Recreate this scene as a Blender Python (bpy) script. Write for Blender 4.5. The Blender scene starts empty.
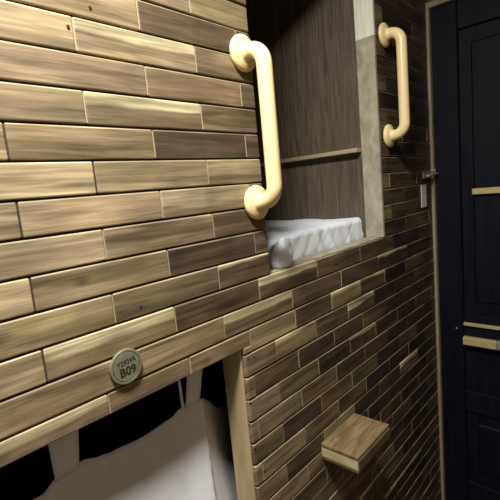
import bpy, bmesh, math, random
from mathutils import Vector, Matrix, noise
C = bpy.context.scene.collection
# ---------------------------------------------------------------- constants
D = 0.646; EYE = 1.60; H = 0.055; Z6 = 1.6161
def zk(k): return Z6 - (k - 6) * H            # top of plank row k
WALL_L, WALL_R = -0.95, 1.846                 # the clad wall
UX0, UX1 = 0.755, 1.366                       # upper berth opening
SILL = zk(10) + .001; UTOP = 2.34
LX0, LX1, LTOP = -0.12, 0.632, 1.246          # lower berth opening
ENDX = 1.865
CEIL = 2.62

# ---------------------------------------------------------------- helpers
def link(o, parent=None):
    C.objects.link(o)
    if parent: o.parent = parent
    return o
def tag(o, label=None, cat=None, group=None, kind=None):
    if label: o['label'] = label
    if cat: o['category'] = cat
    if group: o['group'] = group
    if kind: o['kind'] = kind
    return o
def obj(name, bm, mat, parent=None, smooth=False):
    me = bpy.data.meshes.new(name)
    bmesh.ops.recalc_face_normals(bm, faces=bm.faces)
    if smooth:
        for f in bm.faces: f.smooth = True
    bm.to_mesh(me); bm.free()
    for m in (mat if isinstance(mat, (list, tuple)) else [mat]): me.materials.append(m)
    return link(bpy.data.objects.new(name, me), parent)
def empty(name, loc, label, cat, group=None):
    o = bpy.data.objects.new(name, None); o.location = loc; o.empty_display_size = .05
    tag(o, label, cat, group); return link(o)
def box(bm, x0, x1, y0, y1, z0, z1, bev=0, seg=1, mi=0):
    r = bmesh.ops.create_cube(bm, size=1)
    vs = r['verts']
    for v in vs:
        v.co = Vector(((x0+x1)/2 + v.co.x*(x1-x0), (y0+y1)/2 + v.co.y*(y1-y0), (z0+z1)/2 + v.co.z*(z1-z0)))
    fs = {f for v in vs for f in v.link_faces}
    if bev:
        es = list({e for v in vs for e in v.link_edges})
        rr = bmesh.ops.bevel(bm, geom=es, offset=bev, segments=seg, affect='EDGES', profile=.5)
        fs = {f for v in rr['verts'] if v.is_valid for f in v.link_faces}
    for f in fs: f.material_index = mi
    return fs
def tube(bm, pts, r, n=20, cap=True):
    pts = [Vector(p) for p in pts]; rings = []
    up = None
    for i, p in enumerate(pts):
        t = (pts[min(i+1, len(pts)-1)] - pts[max(i-1, 0)]).normalized()
        if up is None:
            up = t.orthogonal().normalized()
        up = (up - t*up.dot(t)).normalized(); s = t.cross(up)
        rad = r[i] if isinstance(r, (list, tuple)) else r
        rings.append([bm.verts.new(p + rad*(math.cos(a)*up + math.sin(a)*s)) for a in [2*math.pi*j/n for j in range(n)]])
    for a, b in zip(rings, rings[1:]):
        for j in range(n): bm.faces.new((a[j], a[(j+1) % n], b[(j+1) % n], b[j]))
    if cap:
        bm.faces.new(rings[0]); bm.faces.new(rings[-1])
def lathe_y(bm, prof, cx, cz, n=40):
    """profile of (radius, y) revolved about an axis along Y"""
    rings = []
    for r, y in prof:
        rings.append([bm.verts.new((cx + r*math.cos(2*math.pi*j/n), y, cz + r*math.sin(2*math.pi*j/n))) for j in range(n)])
    for a, b in zip(rings, rings[1:]):
        for j in range(n): bm.faces.new((a[j], a[(j+1) % n], b[(j+1) % n], b[j]))
    bm.faces.new(rings[0]); bm.faces.new(rings[-1])

# ---------------------------------------------------------------- materials
def newmat(name):
    m = bpy.data.materials.new(name); m.use_nodes = True
    nt = m.node_tree; b = nt.nodes['Principled BSDF']
    return m, nt, b
def simple(name, col, rough=.5, metal=0, nscale=0, namt=0, spec=.5, bump=0, stretch=(1, 1, 1)):
    m, nt, b = newmat(name)
    b.inputs['Base Color'].default_value = (*col, 1); b.inputs['Roughness'].default_value = rough
    b.inputs['Metallic'].default_value = metal; b.inputs['Specular IOR Level'].default_value = spec
    if nscale:
        tc = nt.nodes.new('ShaderNodeTexCoord'); mp = nt.nodes.new('ShaderNodeMapping'); mp.inputs['Scale'].default_value = stretch
        n = nt.nodes.new('ShaderNodeTexNoise'); n.inputs['Scale'].default_value = nscale; n.inputs['Detail'].default_value = 5
        nt.links.new(tc.outputs['Object'], mp.inputs[0]); nt.links.new(mp.outputs[0], n.inputs['Vector'])
        r = nt.nodes.new('ShaderNodeMapRange'); r.inputs['From Min'].default_value = .3; r.inputs['From Max'].default_value = .7
        r.inputs['To Min'].default_value = 1-namt; r.inputs['To Max'].default_value = 1+namt
        nt.links.new(n.outputs['Fac'], r.inputs['Value'])
        mx = nt.nodes.new('ShaderNodeVectorMath'); mx.operation = 'SCALE'; mx.inputs[0].default_value = col
        nt.links.new(r.outputs[0], mx.inputs['Scale']); nt.links.new(mx.outputs[0], b.inputs['Base Color'])
        if bump:
            bp = nt.nodes.new('ShaderNodeBump'); bp.inputs['Strength'].default_value = bump; bp.inputs['Distance'].default_value = .002
            nt.links.new(n.outputs['Fac'], bp.inputs['Height']); nt.links.new(bp.outputs[0], b.inputs['Normal'])
    return m
def wood_planks():
    m, nt, b = newmat('acacia_planks'); N = nt.nodes; L = nt.links
    def node(t, **k):
        n = N.new(t)
        for a, v in k.items(): setattr(n, a, v)
        return n
    def math_(op, a, bb=None, c=None, clamp=False):
        n = node('ShaderNodeMath', operation=op); n.use_clamp = clamp
        for i, v in enumerate((a, bb, c)):
            if v is None: continue
            if isinstance(v, (int, float)): n.inputs[i].default_value = v
            else: L.new(v, n.inputs[i])
        return n.outputs[0]
    col = node('ShaderNodeAttribute', attribute_name='tone'); par = node('ShaderNodeAttribute', attribute_name='figure')
    uv = node('ShaderNodeUVMap', uv_map='along'); lv = node('ShaderNodeUVMap', uv_map='local')
    s = node('ShaderNodeSeparateXYZ'); L.new(uv.outputs[0], s.inputs[0])
    l = node('ShaderNodeSeparateXYZ'); L.new(lv.outputs[0], l.inputs[0])
    p = node('ShaderNodeSeparateColor'); L.new(par.outputs['Color'], p.inputs[0])
    seed = math_('MULTIPLY', p.outputs[0], 37.0)
    def tex(sx, sz, off, detail=4, dist=0):
        c = node('ShaderNodeCombineXYZ')
        L.new(math_('MULTIPLY', s.outputs[0], sx), c.inputs[0]); L.new(math_('MULTIPLY', s.outputs[1], sz), c.inputs[1])
        L.new(math_('ADD', seed, off), c.inputs[2])
        n = node('ShaderNodeTexNoise'); n.inputs['Scale'].default_value = 1; n.inputs['Detail'].default_value = detail
        n.inputs['Distortion'].default_value = dist
        L.new(c.outputs[0], n.inputs['Vector']); return n.outputs['Fac']
    broad = tex(3.2, 46, 0, 4, .9); fine = tex(14, 260, 3.1, 5); warp = tex(6, 20, 7.7, 2)
    def rng(v, a, bb, c, d):
        r = node('ShaderNodeMapRange'); L.new(v, r.inputs[0])
        for i, x in enumerate((a, bb, c, d)): r.inputs[i+1].default_value = x
        return r.outputs[0]
    g = math_('MULTIPLY', rng(broad, .3, .7, .46, 1.46), rng(fine, .3, .7, .78, 1.22)); g = math_('MULTIPLY', g, rng(tex(7, 9, 5.5, 2, .4), .32, .68, .74, 1.26))
    # sapwood band: green = where, blue = how strong
    t = math_('ADD', l.outputs[1], math_('MULTIPLY', math_('SUBTRACT', warp, .5), .5))
    band = math_('MULTIPLY', math_('DIVIDE', math_('SUBTRACT', t, p.outputs[1]), .10, clamp=True), p.outputs[2])
    mx = node('ShaderNodeMix', data_type='RGBA'); L.new(band, mx.inputs[0]); L.new(col.outputs['Color'], mx.inputs[6])
    mx.inputs[7].default_value = (.56, .49, .29, 1)
    # knots
    geo = node('ShaderNodeNewGeometry'); kf = None
    for (kx, kz, rx, rz, dk) in ((.292, 1.482, .012, .008, .55), (.145, 1.432, .030, .011, .45), (.524, 1.262, .012, .010, .6), (1.431, 1.643, .014, .016, .7)):
        d = node('ShaderNodeVectorMath', operation='SUBTRACT'); L.new(geo.outputs['Position'], d.inputs[0]); d.inputs[1].default_value = (kx, 0, kz)
        dd = node('ShaderNodeVectorMath', operation='MULTIPLY'); L.new(d.outputs[0], dd.inputs[0]); dd.inputs[1].default_value = (1/rx, 0, 1/rz)
        ln = node('ShaderNodeVectorMath', operation='LENGTH'); L.new(dd.outputs[0], ln.inputs[0])
        q = math_('ADD', ln.outputs['Value'], math_('MULTIPLY', math_('SUBTRACT', fine, .5), 1.2))
        f = rng(q, .3, 1.5, dk, 1.0)
        kf = f if kf is None else math_('MULTIPLY', kf, f)
    g = math_('MULTIPLY', g, kf)
    sc = node('ShaderNodeVectorMath', operation='SCALE'); L.new(mx.outputs[2], sc.inputs[0]); L.new(g, sc.inputs['Scale'])
    L.new(sc.outputs[0], b.inputs['Base Color'])
    b.inputs['Roughness'].default_value = .48; b.inputs['Specular IOR Level'].default_value = .35
    bu = node('ShaderNodeBump'); bu.inputs['Strength'].default_value = .25; bu.inputs['Distance'].default_value = .001
    L.new(fine, bu.inputs['Height']); L.new(bu.outputs[0], b.inputs['Normal'])
    return m
def grain(name, c1, c2, stretch, scale=1, rough=.5, bump=.15, spec=.5):
    m, nt, b = newmat(name); N = nt.nodes; L = nt.links
    tc = N.new('ShaderNodeTexCoord'); mp = N.new('ShaderNodeMapping'); mp.inputs['Scale'].default_value = stretch
    n = N.new('ShaderNodeTexNoise'); n.inputs['Scale'].default_value = scale; n.inputs['Detail'].default_value = 6; n.inputs['Distortion'].default_value = .8
    cr = N.new('ShaderNodeValToRGB'); cr.color_ramp.elements[0].position = .32; cr.color_ramp.elements[1].position = .68
    cr.color_ramp.elements[0].color = (*c1, 1); cr.color_ramp.elements[1].color = (*c2, 1)
    L.new(tc.outputs['Object'], mp.inputs[0]); L.new(mp.outputs[0], n.inputs['Vector']); L.new(n.outputs['Fac'], cr.inputs[0]); L.new(cr.outputs[0], b.inputs['Base Color'])
    b.inputs['Roughness'].default_value = rough; b.inputs['Specular IOR Level'].default_value = spec
    bu = N.new('ShaderNodeBump'); bu.inputs['Strength'].default_value = bump; bu.inputs['Distance'].default_value = .001
    L.new(n.outputs['Fac'], bu.inputs['Height']); L.new(bu.outputs[0], b.inputs['Normal'])
    return m
M = dict(
    planks=wood_planks(),
    filler=simple('pale_wood_filler', (.42, .35, .23), .7),
    darkgap=simple('dark_joint', (.05, .035, .02), .8),
    hole=simple('screw_hole', (.02, .015, .01), .8),
    core=simple('board_core', (.06, .045, .03), .85),
    jamb=grain('pine_jamb', (.27, .25, .185), (.46, .42, .31), (9, 9, 5), 3, .55),
    jamb_pale=grain('pale_jamb', (.62, .63, .50), (.80, .80, .68), (90, 90, 3), 1, .6),  # whiter, vertically streaked tone for the upper side board
    jamb_low=grain('lower_jamb_wood', (.42, .33, .18), (.60, .49, .29), (40, 40, 4), 1, .5),
    panel=grain('walnut_laminate', (.055, .040, .029), (.140, .104, .074), (10, 30, 1.6), 4, .6, .1),
    batten=grain('batten_wood', (.30, .23, .14), (.45, .36, .23), (4, 4, 60), 1, .5),
    nylon=simple('cream_nylon', (.93, .76, .40), .3, spec=.5, nscale=300, namt=.04, bump=.25),
    sheet=simple('white_cotton', (.84, .90, 1.0), .9, nscale=60, namt=.03, spec=.1),
    cloth=simple('grey_white_cotton', (.66, .665, .72), .95, nscale=40, namt=.05, spec=.1, bump=.1),
    plaque=simple('bronze_plaque', (.21, .21, .145), .5, .1, nscale=90, namt=.15),
    ink=simple('dark_lettering', (.035, .03, .02), .6),
    door=grain('dark_blue_black_door', (.003, .0035, .0075), (.007, .008, .016), (20, 20, 1.5), 2, .6, .2, .15),
    casing=grain('casing_wood', (.26, .21, .14), (.36, .30, .20), (30, 30, 2), 1, .55),
    brass=simple('pale_brass', (.62, .52, .26), .4, .25, nscale=40, namt=.1),
    steel=simple('dull_steel', (.42, .40, .38), .5, .5),
    card=simple('white_card', (.70, .70, .74), .6),
    block_top=grain('block_top_wood', (.14, .092, .044), (.32, .225, .115), (5, 26, 26), 2.2, .45),
    block_side=grain('block_end_grain', (.44, .38, .22), (.64, .57, .36), (12, 12, 40), 1, .55),
    block_rim=grain('block_rim_wood', (.09, .062, .036), (.16, .115, .065), (12, 12, 12), 1, .5),
    plaster=simple('beige_plaster', (.22, .19, .15), .9, nscale=4, namt=.05),
    floor=grain('brown_laminate_floor', (.10, .07, .05), (.17, .12, .09), (3, 30, 1), 1, .4),
    opposite=grain('opposite_wall_wood', (.22, .17, .11), (.34, .27, .18), (2, 20, 20), 1, .5),
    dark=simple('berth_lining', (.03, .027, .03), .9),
    lamp=simple('white_lamp_housing', (.8, .8, .8), .5),
)

# ---------------------------------------------------------------- the plank wall
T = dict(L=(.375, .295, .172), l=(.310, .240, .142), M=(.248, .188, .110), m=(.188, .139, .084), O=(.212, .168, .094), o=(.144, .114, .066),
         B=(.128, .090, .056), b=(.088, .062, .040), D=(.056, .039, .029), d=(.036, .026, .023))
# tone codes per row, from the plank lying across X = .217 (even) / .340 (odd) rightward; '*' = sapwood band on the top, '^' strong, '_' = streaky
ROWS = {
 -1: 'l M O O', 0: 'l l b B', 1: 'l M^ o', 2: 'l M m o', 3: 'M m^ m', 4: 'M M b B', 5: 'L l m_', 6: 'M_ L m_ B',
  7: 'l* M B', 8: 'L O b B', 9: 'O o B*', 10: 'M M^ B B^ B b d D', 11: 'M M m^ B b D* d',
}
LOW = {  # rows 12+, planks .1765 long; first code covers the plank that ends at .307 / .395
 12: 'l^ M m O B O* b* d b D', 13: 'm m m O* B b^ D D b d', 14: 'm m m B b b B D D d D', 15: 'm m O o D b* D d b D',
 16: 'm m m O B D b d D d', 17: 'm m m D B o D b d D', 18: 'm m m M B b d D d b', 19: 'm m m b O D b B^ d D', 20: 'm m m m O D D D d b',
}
random.seed(11)
def planks_of_row(k):
    """list of (x0, x1, tone, band_from, band_strength)"""
    out = []
    if k < 12:
        per = .2449; base = .2172 if k % 2 == 0 else .3400
        i0 = -5; i1 = 8
        codes = ROWS.get(k, '').split()
        for i in range(i0, i1):
            a = base + (i-1)*per; b = a + per
            c = codes[i] if 0 <= i < len(codes) else None
            if c is None:
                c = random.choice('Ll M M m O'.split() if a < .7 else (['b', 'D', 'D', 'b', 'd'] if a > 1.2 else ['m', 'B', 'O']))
            out.append((a, b, c))
    else:
        per = .1765; base = .307 if k % 2 == 0 else .395
        codes = LOW.get(k, '').split()
        for i in range(-7, 11):
            a = base + (i-1)*per; b = a + per
            c = codes[i] if 0 <= i < len(codes) else None
            if c is None:
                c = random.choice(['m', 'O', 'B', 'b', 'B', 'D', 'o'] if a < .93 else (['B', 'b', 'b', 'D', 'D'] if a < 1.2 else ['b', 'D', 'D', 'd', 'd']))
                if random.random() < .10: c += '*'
            out.append((a, b, c))
    return out
def build_wall():
    bm = bmesh.new()
    bm.faces.layers.float_vector.new('tone'); bm.faces.layers.float_vector.new('figure')
    bm.loops.layers.uv.new('along'); bm.loops.layers.uv.new('local')
    tone = bm.faces.layers.float_vector['tone']; fig = bm.faces.layers.float_vector['figure']
    uv = bm.loops.layers.uv['along']; lv = bm.loops.layers.uv['local']
    def rounded(bm, x0, x1, y0, y1, z0, z1, endL, endR):
        if not (endL or endR): return box(bm, x0, x1, y0, y1, z0, z1, .0024, 3)
        # the sawn end at an opening is worn round
        n = 7; e = .0065; pr = [(y1, 0)]
        for i in range(n+1):
            t = math.pi/2*i/n; pr.append((y0 + e*(1-math.sin(t)), e*(1-math.cos(t))))
        pts = [(x0+dx, y) if endL else (x1-dx, y) for y, dx in pr]
        far = x1 if endL else x0; pts += [(far, y0), (far, y1)]
        bv = .0022; rings = []
        cx = sum(p[0] for p in pts)/len(pts); my = (y0+y1)/2
        def inset(p): return (p[0] + (bv if (endL and p[0] < x0+e*1.2) else (-bv if (endR and p[0] > x1-e*1.2) else 0)), p[1] + (bv if p[1] < y0+e else 0))
        for z, ins in ((z0, 1), (z0+bv, 0), (z1-bv, 0), (z1, 1)):
            rings.append([bm.verts.new(((inset(p) if ins else p)[0], (inset(p) if ins else p)[1], z)) for p in pts])
        fs = []
        for A, B in zip(rings, rings[1:]):
            for i in range(len(pts)):
                j = (i+1) % len(pts); fs.append(bm.faces.new((A[i], A[j], B[j], B[i])))
        fs.append(bm.faces.new(rings[0])); fs.append(bm.faces.new(rings[-1]))
        return fs
    def plank(x0, x1, z0, z1, code, k, endL=False, endR=False):
        if x1 - x0 < .004 or z1 - z0 < .006: return
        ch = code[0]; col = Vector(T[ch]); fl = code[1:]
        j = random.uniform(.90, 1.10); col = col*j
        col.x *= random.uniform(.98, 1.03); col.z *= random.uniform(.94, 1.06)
        pos, stg = 2.0, 0.0
        if '^' in fl: pos, stg = .58, .95
        elif '*' in fl: pos, stg = .78, .8
        elif '_' in fl: pos, stg = .35, .35
        if '^' in fl and ch in 'bD': stg = .75
        g = .0025; yo = random.uniform(-.0006, .0008); ge = .0010
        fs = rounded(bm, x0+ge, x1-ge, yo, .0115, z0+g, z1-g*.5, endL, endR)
        sd = random.random()
        for f in fs:
            f.normal_update()
            lit_edge = abs(f.normal.z) > .25 and abs(f.normal.x) < .5 and f.calc_center_median().y < .004
            f[tone] = col.lerp(Vector((.50, .43, .29)), .38) if lit_edge else col     # bevels paled: light caught along the plank edges, put into the colour
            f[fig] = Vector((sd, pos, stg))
            for lp in f.loops:
                c = lp.vert.co
                lp[uv].uv = (c.x + sd*9, c.z + sd*5 + c.y*.7); lp[lv].uv = ((c.x-x0)/(x1-x0), (c.z-z0)/(z1-z0))
    for k in range(-18, 36):
        zt, zb = zk(k), zk(k+1)
        if zb < .02: continue
        for a, b, c in planks_of_row(k):
            spans = [(max(a, WALL_L), min(b, WALL_R), zb, zt)]
            # upper opening
            if k < 10 and zb < UTOP:
                n = []
                for (p, q, r, s) in spans:
                    if p < UX0: n.append((p, min(q, UX0), r, s))
                    if q > UX1 + .004: n.append((max(p, UX1+.004), q, r, s))
                spans = n
            if k == 12:
                n = []
                for (p, q, r, s) in spans:
                    if q <= LX0 or p >= LX1: n.append((p, q, r, s))
                    elif q <= LX1: n.append((p, q, LTOP, s))
                    else: n.append((p, q, LTOP, s)); n.append((LX1+.003, q, r, LTOP+.0048))
                spans = n
            if k > 12:
                n = []
                for (p, q, r, s) in spans:
                    if p < LX0: n.append((p, min(q, LX0), r, s))
                    if q > LX1 + .003: n.append((max(p, LX1+.003), q, r, s))
                spans = n
            for (p, q, r, s) in spans:
                if q - p < .003: continue
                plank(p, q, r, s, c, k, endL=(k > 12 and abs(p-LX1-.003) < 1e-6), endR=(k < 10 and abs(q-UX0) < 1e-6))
                if abs(q-b) < 1e-6 and b < WALL_R - .01:   # joint: a thin line of filler between the plank ends
                    dark = (b > 1.25 and k % 3 != 0) or (k, round(b, 2)) in {(6, .22), (8, .22), (5, .34), (4, .22), (10, .22)}
                    box(bm, b-.0010, b+.0010, .0008, .0100, r+.004, s-.003, 0, 1, 3 if dark else 1)
    for (x, k) in ((.372, .66), (.331, 1.33), (.391, 9.68), (.647, 13.2), (.667, 13.25), (.664, 18.5), (.640, 15.1), (.640, 17.2), (1.345, 10.3), (1.05, 10.6)):
        lathe_y(bm, [(.0026, -.0008), (.0026, .003)], x, zk(k), 12)
        for f in list(bm.faces)[-14:]: f.material_index = 2
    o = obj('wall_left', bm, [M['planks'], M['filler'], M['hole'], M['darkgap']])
    tag(o, kind='structure', label='wall of staggered acacia planks fronting the two sleeping berths')
    # board behind the planks, with the two openings left out
    bm = bmesh.new(); y0, y1 = .0105, .050
    for (a, b, c, d) in ((WALL_L, UX0-.004, LTOP+.004, CEIL), (UX0-.004, UX1+.014, UTOP, CEIL), (UX0-.004, UX1+.014, LTOP+.004, SILL-.016),
                         (UX1+.014, WALL_R, 0, CEIL), (LX1+.018, UX1+.014, 0, LTOP+.004), (WALL_L, LX0, 0, LTOP+.004), (LX0, LX1+.018, 0, .45)):
        box(bm, a, b, y0, y1, c, d)
    c = obj('wall_core', bm, M['core'], o); c.name = 'backing_board'
    return o
wall = build_wall()

# ---------------------------------------------------------------- jambs, sill
def struct(name, bm, mat, parent=None, label=None, smooth=False):
    o = obj(name, bm, mat, parent, smooth); tag(o, kind='structure', label=label); return o
bm = bmesh.new(); box(bm, UX1, UX1+.013, -.002, .064, SILL, 2.060, .001)
struct('trim_1', bm, M['jamb'], label='beige side board of the upper berth opening')
bm = bmesh.new(); box(bm, UX1, UX1+.013, -.002, .064, 2.0605, UTOP, .001)
struct('trim_2', bm, M['jamb_pale'], label='paler upper end of the berth side board')
bm = bmesh.new(); box(bm, UX0-.003, UX1+.013, .0117, .066, SILL-.015, SILL, .001)
struct('trim_3', bm, M['jamb'], label='wooden sill board of the upper berth opening')
bm = bmesh.new(); box(bm, LX1, LX1+.017, .010, .072, .45, LTOP+.003, .001)
struct('trim_4', bm, M['jamb_low'], label='wooden side board of the lower berth opening')

# ---------------------------------------------------------------- berth interiors
YB = 1.95
bm = bmesh.new(); box(bm, UX1+.003, UX1+.016, .0645, YB, 1.30, CEIL)
struct('wall_berth_right', bm, M['panel'], label='brown wood laminate side wall inside the upper berth')
bm = bmesh.new()
box(bm, -.02, 0, .05, YB, 1.30, CEIL); box(bm, -.02, UX1+.016, YB, YB+.02, 1.28, CEIL); 
struct('wall_berth_back', bm, M['panel'])
bm = bmesh.new(); box(bm, -.02, UX1+.003, .0505, YB, 1.282, 1.300)
struct('floor_berth', bm, M['dark'])
bm = bmesh.new(); box(bm, -.02, UX1+.003, .0505, YB, CEIL-.1, CEIL-.08)
struct('ceiling_berth', bm, M['dark'])
bm = bmesh.new(); box(bm, UX1-.030, UX1+.0025, .066, YB, 1.696, 1.710, .0015)
struct('trim_5', bm, M['batten'], label='slim wooden batten along the berth side wall')
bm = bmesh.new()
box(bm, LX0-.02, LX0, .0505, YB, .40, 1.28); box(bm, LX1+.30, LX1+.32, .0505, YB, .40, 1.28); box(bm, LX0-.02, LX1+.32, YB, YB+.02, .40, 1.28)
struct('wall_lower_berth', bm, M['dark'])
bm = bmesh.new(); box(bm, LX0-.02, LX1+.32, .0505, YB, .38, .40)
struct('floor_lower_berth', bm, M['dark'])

# ---------------------------------------------------------------- upper mattress
def mattress():
    x0, x1, y0, y1, z0, z1 = .03, UX1-.001, .069, 1.90, 1.302, 1.468
    root = empty('mattress', ((x0+x1)/2, (y0+y1)/2, z0), 'mattress under a rumpled white sheet lying in the upper berth', 'mattress')
    L = Matrix.Translation(-root.location)
    bm = bmesh.new(); box(bm, x0+.01, x1-.006, y0+.045, y1-.01, z0, z0+.12, .01, 2); bm.transform(L)
    obj('mattress_core', bm, M['cloth'], root)
    bm = bmesh.new(); nx, nv = 150, 70
    grid = []
    for i in range(nx+1):
        x = x0 + (x1-x0)*i/nx; row = []
        for j in range(nv+1):
            # v runs up the front face, round the edge, then back over the top
            s = j/nv; hf = z1-z0; R = .020
            if s < .35:
                t = s/.35; y, z = y0 - .001 + .006*t, z0 + t*(hf-R); top = 0
            elif s < .55:
                a = (s-.35)/.20*math.pi/2; y, z = y0 + .005 + R - R*math.cos(a), z1 - R + R*math.sin(a); top = (s-.35)/.2
            else:
                t = (s-.55)/.45; y, z = y0 + .005 + R + (y1-y0-R-.005)*t**1.8, z1; top = 1
            w = noise.noise(Vector((x*16 + z*6, z*5, 1.7))); w2 = noise.noise(Vector((x*34 - z*30, y*9, 4)))
            w3 = noise.noise(Vector((x*7, y*16 + x*5, 9)))
            y += (1-top)*(.010*abs(w) + .005*abs(w2))
            z += top*(.007*w3 + .003*noise.noise(Vector((x*15+y*11, y*24, 3)))) - .010*max(0, (1.15-x)/.4)*top
            edge = min(1, (x1-x)/.02); z -= top*.001*(1-edge)
            row.append(bm.verts.new((x, y, z)))
        grid.append(row)
    for i in range(nx):
        for j in range(nv): bm.faces.new((grid[i][j], grid[i+1][j], grid[i+1][j+1], grid[i][j+1]))
    bm.transform(L); sh = obj('bed_sheet', bm, M['sheet'], root, True)
    # bunched corner of the sheet resting on the sill
    bm = bmesh.new(); bmesh.ops.create_icosphere(bm, subdivisions=5, radius=1)
    for v in bm.verts:
        n = v.co.copy()
        r = 1 + .22*noise.noise(n*1.3) + .04*noise.noise(n*4 + Vector((n.x*3, 0, 4)))
        v.co = Vector((.838 + .034*r*n.x + .012*n.z, .030 + .027*r*n.y, max(SILL+.0015, 1.430 + .040*r*n.z)))
    bm.transform(L); obj('bunched_corner', bm, M['sheet'], sh, True)
    return root
mattress()

# ---------------------------------------------------------------- curtain in the lower opening
def curtain():
    root = empty('curtain', (.39, .062, .46), 'off-white cloth curtain hung by tabs inside the lower berth opening', 'curtain')
    L = Matrix.Translation(-root.location)
    prof = [(-.14, 1.128), (.0, 1.12), (.149, 1.127), (.207, 1.118), (.244, 1.138), (.287, 1.138), (.315, 1.129), (.343, 1.123), (.406, 1.118), (.483, 1.124), (.530, 1.140), (.580, 1.128), (.625, 1.090), (.665, 1.050), (.76, 1.0)]
    def top(x):
        for (a, za), (b, zb) in zip(prof, prof[1:]):
            if a <= x <= b:
                t = (x-a)/(b-a); t = t*t*(3-2*t) if x < .5 else t
                return za + (zb-za)*t
        return prof[-1][1]
    bm = bmesh.new(); g = []
    nx, nz = 150, 60; X0, X1 = -.115, .74
    for i in range(nx+1):
        x = X0 + (X1-X0)*i/nx; r = []
        for j in range(nz+1):
            z = top(x) + (.46-top(x))*j/nz; dz = top(x)-z
            y = .094 - .064*min(1, dz/.28)**1.2 + .005*math.sin(x*16+.5)*min(1, dz*6) + .004*noise.noise(Vector((x*9, z*3, 0)))
            fold = .580 - .15*dz
            if x > fold: y += (x-fold)*.55 + .012*min(1, (x-fold)/.01)
            if x > LX1 - .012: y = max(y, .076)
            r.append(bm.verts.new((x, y, z)))
        g.append(r)
    for i in range(nx):
        for j in range(nz): bm.faces.new((g[i][j], g[i][j+1], g[i+1][j+1], g[i+1][j]))
    bm.transform(L); c = obj('curtain_cloth', bm, M['cloth'], root, True)
    s = c.modifiers.new('thickness', 'SOLIDIFY'); s.thickness = .0015
    for (xa, xb, xc, xd) in ((.233, .276, .221, .281), (.524, .566, .528, .576)):
        bm = bmesh.new(); rows = []
        for j in range(9):
            t = j/8; z = 1.128 + t*.142; a = xa + (xc-xa)*t; b = xb + (xd-xb)*t
            rows.append([bm.verts.new((a + (b-a)*u, .0925 - .03*t - .001*math.sin(u*math.pi), z)) for u in (0, .25, .5, .75, 1)])
        for p, q in zip(rows, rows[1:]):
            for u in range(4): bm.faces.new((p[u], p[u+1], q[u+1], q[u]))
        bm.transform(L); t_ = obj('hanging_tab', bm, M['cloth'], root, True)
        s = t_.modifiers.new('thickness', 'SOLIDIFY'); s.thickness = .0015
    # thin cord beside the second tab
    bm = bmesh.new(); tube(bm, [(.494, .0625, 1.262), (.504, .074, 1.19), (.516, .090, 1.132)], .0035, 8); bm.transform(L)
    obj('cord', bm, M['cloth'], root, True)
    return root
curtain()

# ---------------------------------------------------------------- grab bars
def grab_bar(x, zt, zb, label):
    root = empty('grab_bar', (x, 0, (zt+zb)/2), label, 'grab bar', 'cream grab bars beside the upper berth')
    L = Matrix.Translation(-root.location); R = .036; yo = -.062
    pts = [(x, -.006, zt), (x, -.015, zt)]
    for a in range(0, 91, 9):
        t = math.radians(a); pts.append((x, yo + R - R*math.sin(t), zt - R + R*math.cos(t)))
    for a in range(90, -1, -9):
        t = math.radians(a); pts.append((x, yo + R - R*math.sin(t), zb + R - R*math.cos(t)))
    pts += [(x, -.015, zb), (x, -.006, zb)]
    bm = bmesh.new(); tube(bm, pts, .0172, 28); bm.transform(L); obj('bar', bm, M['nylon'], root, True)
    for z in (zt, zb):
        bm = bmesh.new()
        lathe_y(bm, [(.034, -.0006), (.0385, -.002), (.0395, -.006), (.0385, -.010), (.034, -.0135), (.025, -.0160), (.019, -.0185), (.0180, -.024), (.0175, -.027)], x, z, 48)
        bm.transform(L); obj('flange', bm, M['nylon'], root, True)
    return root
grab_bar(.719, 1.896, 1.572, 'cream grab bar on the nearer plank wall, left of the upper berth opening')
grab_bar(1.438, 2.072, 1.742, 'cream grab bar on the darker planks right of the upper berth, near the door')

# ---------------------------------------------------------------- number plaque
def plaque():
    cx, cz, R = .345, 1.3205, .0308
    root = empty('number_plaque', (cx, 0, cz), 'small round bronze number plaque reading B09 on the planks', 'plaque')
    L = Matrix.Translation(-root.location)
    bm = bmesh.new()
    lathe_y(bm, [(R-.001, .0004), (R, -.0022), (R, -.0052), (R-.001, -.006), (R-.0042, -.006), (R-.0046, -.0053), (R-.0054, -.0053), (R-.0058, -.006), (.001, -.006)], cx, cz, 64)
    bm.transform(L); obj('disc', bm, M['plaque'], root)
    bm = bmesh.new()
    for (a, b) in ((R-.0056, R-.0044),):
        n = 64; A = [bm.verts.new((cx+a*math.cos(2*math.pi*i/n), -.0056, cz+a*math.sin(2*math.pi*i/n))) for i in range(n)]
        B = [bm.verts.new((cx+b*math.cos(2*math.pi*i/n), -.0056, cz+b*math.sin(2*math.pi*i/n))) for i in range(n)]
        for i in range(n): bm.faces.new((A[i], A[(i+1) % n], B[(i+1) % n], B[i]))
    bm.transform(L); obj('ring_line', bm, M['ink'], root)
    def text(s, size, dx, dz, nm, th):
        cu = bpy.data.curves.new(nm, 'FONT'); cu.body = s; cu.size = size; cu.align_x = 'CENTER'; cu.align_y = 'CENTER'
        cu.extrude = .0003; cu.offset = th
        tmp = bpy.data.objects.new('tmp', cu); me = bpy.data.meshes.new_from_object(tmp)
        bpy.data.objects.remove(tmp); me.materials.clear(); me.materials.append(M['ink'])
        me.transform(Matrix.Translation((dx, -.0063, dz)) @ Matrix.Rotation(math.radians(-3), 4, 'Y') @ Matrix.Rotation(math.pi/2, 4, 'X'))
        o = bpy.data.objects.new(nm, me); link(o, root)
    text('B09', .0208, .001, -.0078, 'lettering', .00045)
    text('Y2929R', .0116, 0, .0085, 'lettering', 0)
plaque()

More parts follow.
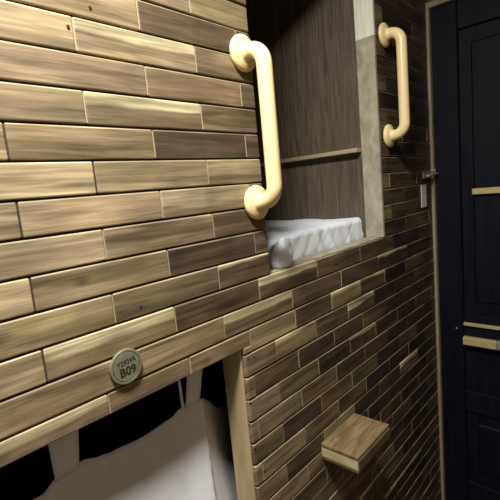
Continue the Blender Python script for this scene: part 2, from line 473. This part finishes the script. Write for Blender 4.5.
# ---------------------------------------------------------------- wooden step block
def block():
    x0, x1, zt = .903, 1.094, .8743
    root = empty('wall_step_block', (1.0, 0, .8263), 'small light wooden step block fixed to the lower planks', 'step block')
    L = Matrix.Translation(-root.location)
    bm = bmesh.new(); box(bm, x0-.001, x1+.001, -.118, -.0012, zt-.011, zt, .0025, 2); bm.transform(L); obj('top_board', bm, M['block_top'], root)
    bm = bmesh.new(); box(bm, x0+.001, x1-.001, -.116, -.0012, zt-.0405, zt-.0112, .001); bm.transform(L); obj('body', bm, M['block_side'], root)
    bm = bmesh.new(); box(bm, x0, x1, -.117, -.0012, zt-.050, zt-.0407, .0015); bm.transform(L); obj('bottom_board', bm, M['block_rim'], root)
    bm = bmesh.new(); box(bm, x0, x1, -.121, -.1162, zt-.0405, zt-.0112, .0008); bm.transform(L); obj('front_board', bm, M['block_rim'], root)
block()

# ---------------------------------------------------------------- card and latch by the door
bm = bmesh.new(); box(bm, 1.722, 1.776, -.0035, -.0009, 1.466, 1.556, .0006)
tag(obj('wall_card', bm, M['card']), 'small blank white card on the dark planks beside the door casing', 'card')
root = empty('door_latch', (1.80, 0, 1.595), 'small dull metal latch on the planks at the door casing', 'latch')
L = Matrix.Translation(-root.location)
bm = bmesh.new(); box(bm, 1.745, 1.835, -.006, -.0009, 1.582, 1.606, .001); bm.transform(L); obj('latch_plate', bm, M['steel'], root)
bm = bmesh.new(); tube(bm, [(1.765, -.012, 1.590), (1.80, -.016, 1.594), (1.84, -.018, 1.598), (1.862, -.024, 1.596)], .0055, 12); bm.transform(L); obj('bolt', bm, M['steel'], root, True)
bm = bmesh.new(); tube(bm, [(1.835 + .012*math.cos(a), -.016, 1.612 + .012*math.sin(a)) for a in [math.pi*i/12 for i in range(-2, 15)]], .003, 10); bm.transform(L)
obj('loop', bm, M['steel'], root, True)

# ---------------------------------------------------------------- end wall, door
bm = bmesh.new()
box(bm, ENDX+.03, ENDX+.08, -1.25, .05, 0, CEIL); box(bm, ENDX, ENDX+.03, -1.25, .05, 2.275, CEIL); box(bm, ENDX, ENDX+.03, -1.25, -.915, 0, 2.275)
struct('wall_end', bm, M['core'], label='dark wall above and beside the door')
bm = bmesh.new(); box(bm, 1.8465, 1.878, -.010, .012, 0, 2.252, .0015)
struct('trim_6', bm, M['casing'], label='pale wooden casing strip at the door side')
bm = bmesh.new(); box(bm, 1.8465, 1.878, -.90, .012, 2.2525, 2.2745, .0015)
struct('trim_7', bm, M['casing'], label='pale wooden casing strip over the door')
# door slab: stiles, rails, raised panels and mouldings
droot = bpy.data.objects.new('door_1', None); droot.location = (ENDX, -.45, 0); link(droot); tag(droot, 'dark blue-black panelled door at the end of the passage', kind='structure')
L = Matrix.Translation(-droot.location)
bm = bmesh.new(); X = ENDX
box(bm, X+.001, X+.029, -.107, -.0105, .012, 2.250, .002)             # near stile
box(bm, X+.001, X+.029, -.905, -.810, .012, 2.250, .002)
for z0, z1 in ((2.146, 2.250), (.850, .990), (.545, .640), (.012, .20)):
    box(bm, X+.006, X+.029, -.809, -.108, z0, z1, .002)
bm.transform(L); obj('door_frame', bm, M['door'], droot)
for (z0, z1) in ((.990, 2.146), (.640, .850), (.20, .545)):
    bm = bmesh.new()
    box(bm, X+.020, X+.029, -.809, -.108, z0+.0005, z1-.0005)
    if z1-z0 > .3: 
        box(bm, X+.013, X+.0295, -.765, -.152, z0+.055, z1-.055, .006, 1)
    bm.transform(L); obj('door_panel', bm, M['door'], droot)
bm = bmesh.new(); box(bm, X-.004, X+.0125, -.765, -.152, 1.500, 1.524, .0015); bm.transform(L); tag(obj('door_strip', bm, M['brass'], droot), 'pale brass strip across the upper panel')
bm = bmesh.new(); box(bm, X-.008, X+.0055, -.60, -.110, .944, .957, .0015); bm.transform(L); tag(obj('door_ledge', bm, M['brass'], droot), 'pale strip above the handle')
h = bmesh.new(); box(h, X-.020, X+.0055, -.236, -.109, .862, .896, .003, 2); h.transform(L); ho = obj('door_handle', h, M['brass'], droot); tag(ho, 'pale brass box handle')
h = bmesh.new(); box(h, X-.020, X+.004, -.252, -.2365, .862, .898, .003, 2); h.transform(L); obj('end_cap', h, M['steel'], ho)
h = bmesh.new(); bmesh.ops.create_uvsphere(h, u_segments=12, v_segments=8, radius=.004)
bmesh.ops.translate(h, verts=h.verts, vec=(X-.001, -.080, .925)); h.transform(L); obj('screw', h, M['steel'], droot, True)

# ---------------------------------------------------------------- the rest of the passage
bm = bmesh.new(); box(bm, -1.6, ENDX+.08, -1.30, .05, -.05, 0)
struct('floor', bm, M['floor'])
bm = bmesh.new(); box(bm, -1.6, ENDX+.08, -1.30, YB, CEIL, CEIL+.05)
struct('ceiling', bm, M['plaster'])
bm = bmesh.new(); box(bm, -1.6, ENDX+.08, -1.35, -1.30, 0, CEIL)
struct('wall_right', bm, M['opposite'])
bm = bmesh.new(); box(bm, -1.65, -1.6, -1.30, .05, 0, CEIL)
struct('wall_back', bm, M['core'])
# ceiling lamp above the passage
LX, LY = .10, -.39
root = empty('ceiling_lamp', (LX, LY, CEIL), 'round white ceiling lamp above the passage', 'lamp')
bm = bmesh.new(); n = 40
r = bmesh.ops.create_cone(bm, cap_ends=True, segments=n, radius1=.10, radius2=.10, depth=.03)
bmesh.ops.translate(bm, verts=bm.verts, vec=(0, 0, -.0152)); obj('lamp_housing', bm, M['lamp'], root)
ld = bpy.data.lights.new('lamp_light', 'AREA'); ld.shape = 'DISK'; ld.size = .28; ld.energy = 30; ld.color = (1, .965, .885)
lo = bpy.data.objects.new('lamp_light', ld); lo.location = (0, 0, -.034); link(lo, root)

w = bpy.data.worlds.new('World'); bpy.context.scene.world = w; w.use_nodes = True
w.node_tree.nodes['Background'].inputs[0].default_value = (.02, .02, .025, 1)

# ---------------------------------------------------------------- camera
yaw, pitch, roll, F = 0.8166092770561801, 0.14032582858804374, 0.09464985498322386, 418.5163555303809
f = Vector((math.cos(pitch)*math.sin(yaw), math.cos(pitch)*math.cos(yaw), -math.sin(pitch)))
rt = Vector((math.cos(yaw), -math.sin(yaw), 0)); dn = f.cross(rt)
R = math.cos(roll)*rt + math.sin(roll)*dn; Dn = -math.sin(roll)*rt + math.cos(roll)*dn
cd = bpy.data.cameras.new('camera'); cam = bpy.data.objects.new('camera', cd); link(cam)
mat = Matrix((R, -Dn, -f)).transposed().to_4x4(); mat.translation = Vector((0, -D, EYE)); cam.matrix_world = mat
cd.sensor_width = 36; cd.lens = F/500*36; cd.clip_start = .02
bpy.context.scene.camera = cam
vs = bpy.context.scene.view_settings
vs.view_transform = 'Standard'; vs.look = 'None'; vs.gamma = 1; vs.use_curve_mapping = False; vs.exposure = 0.62
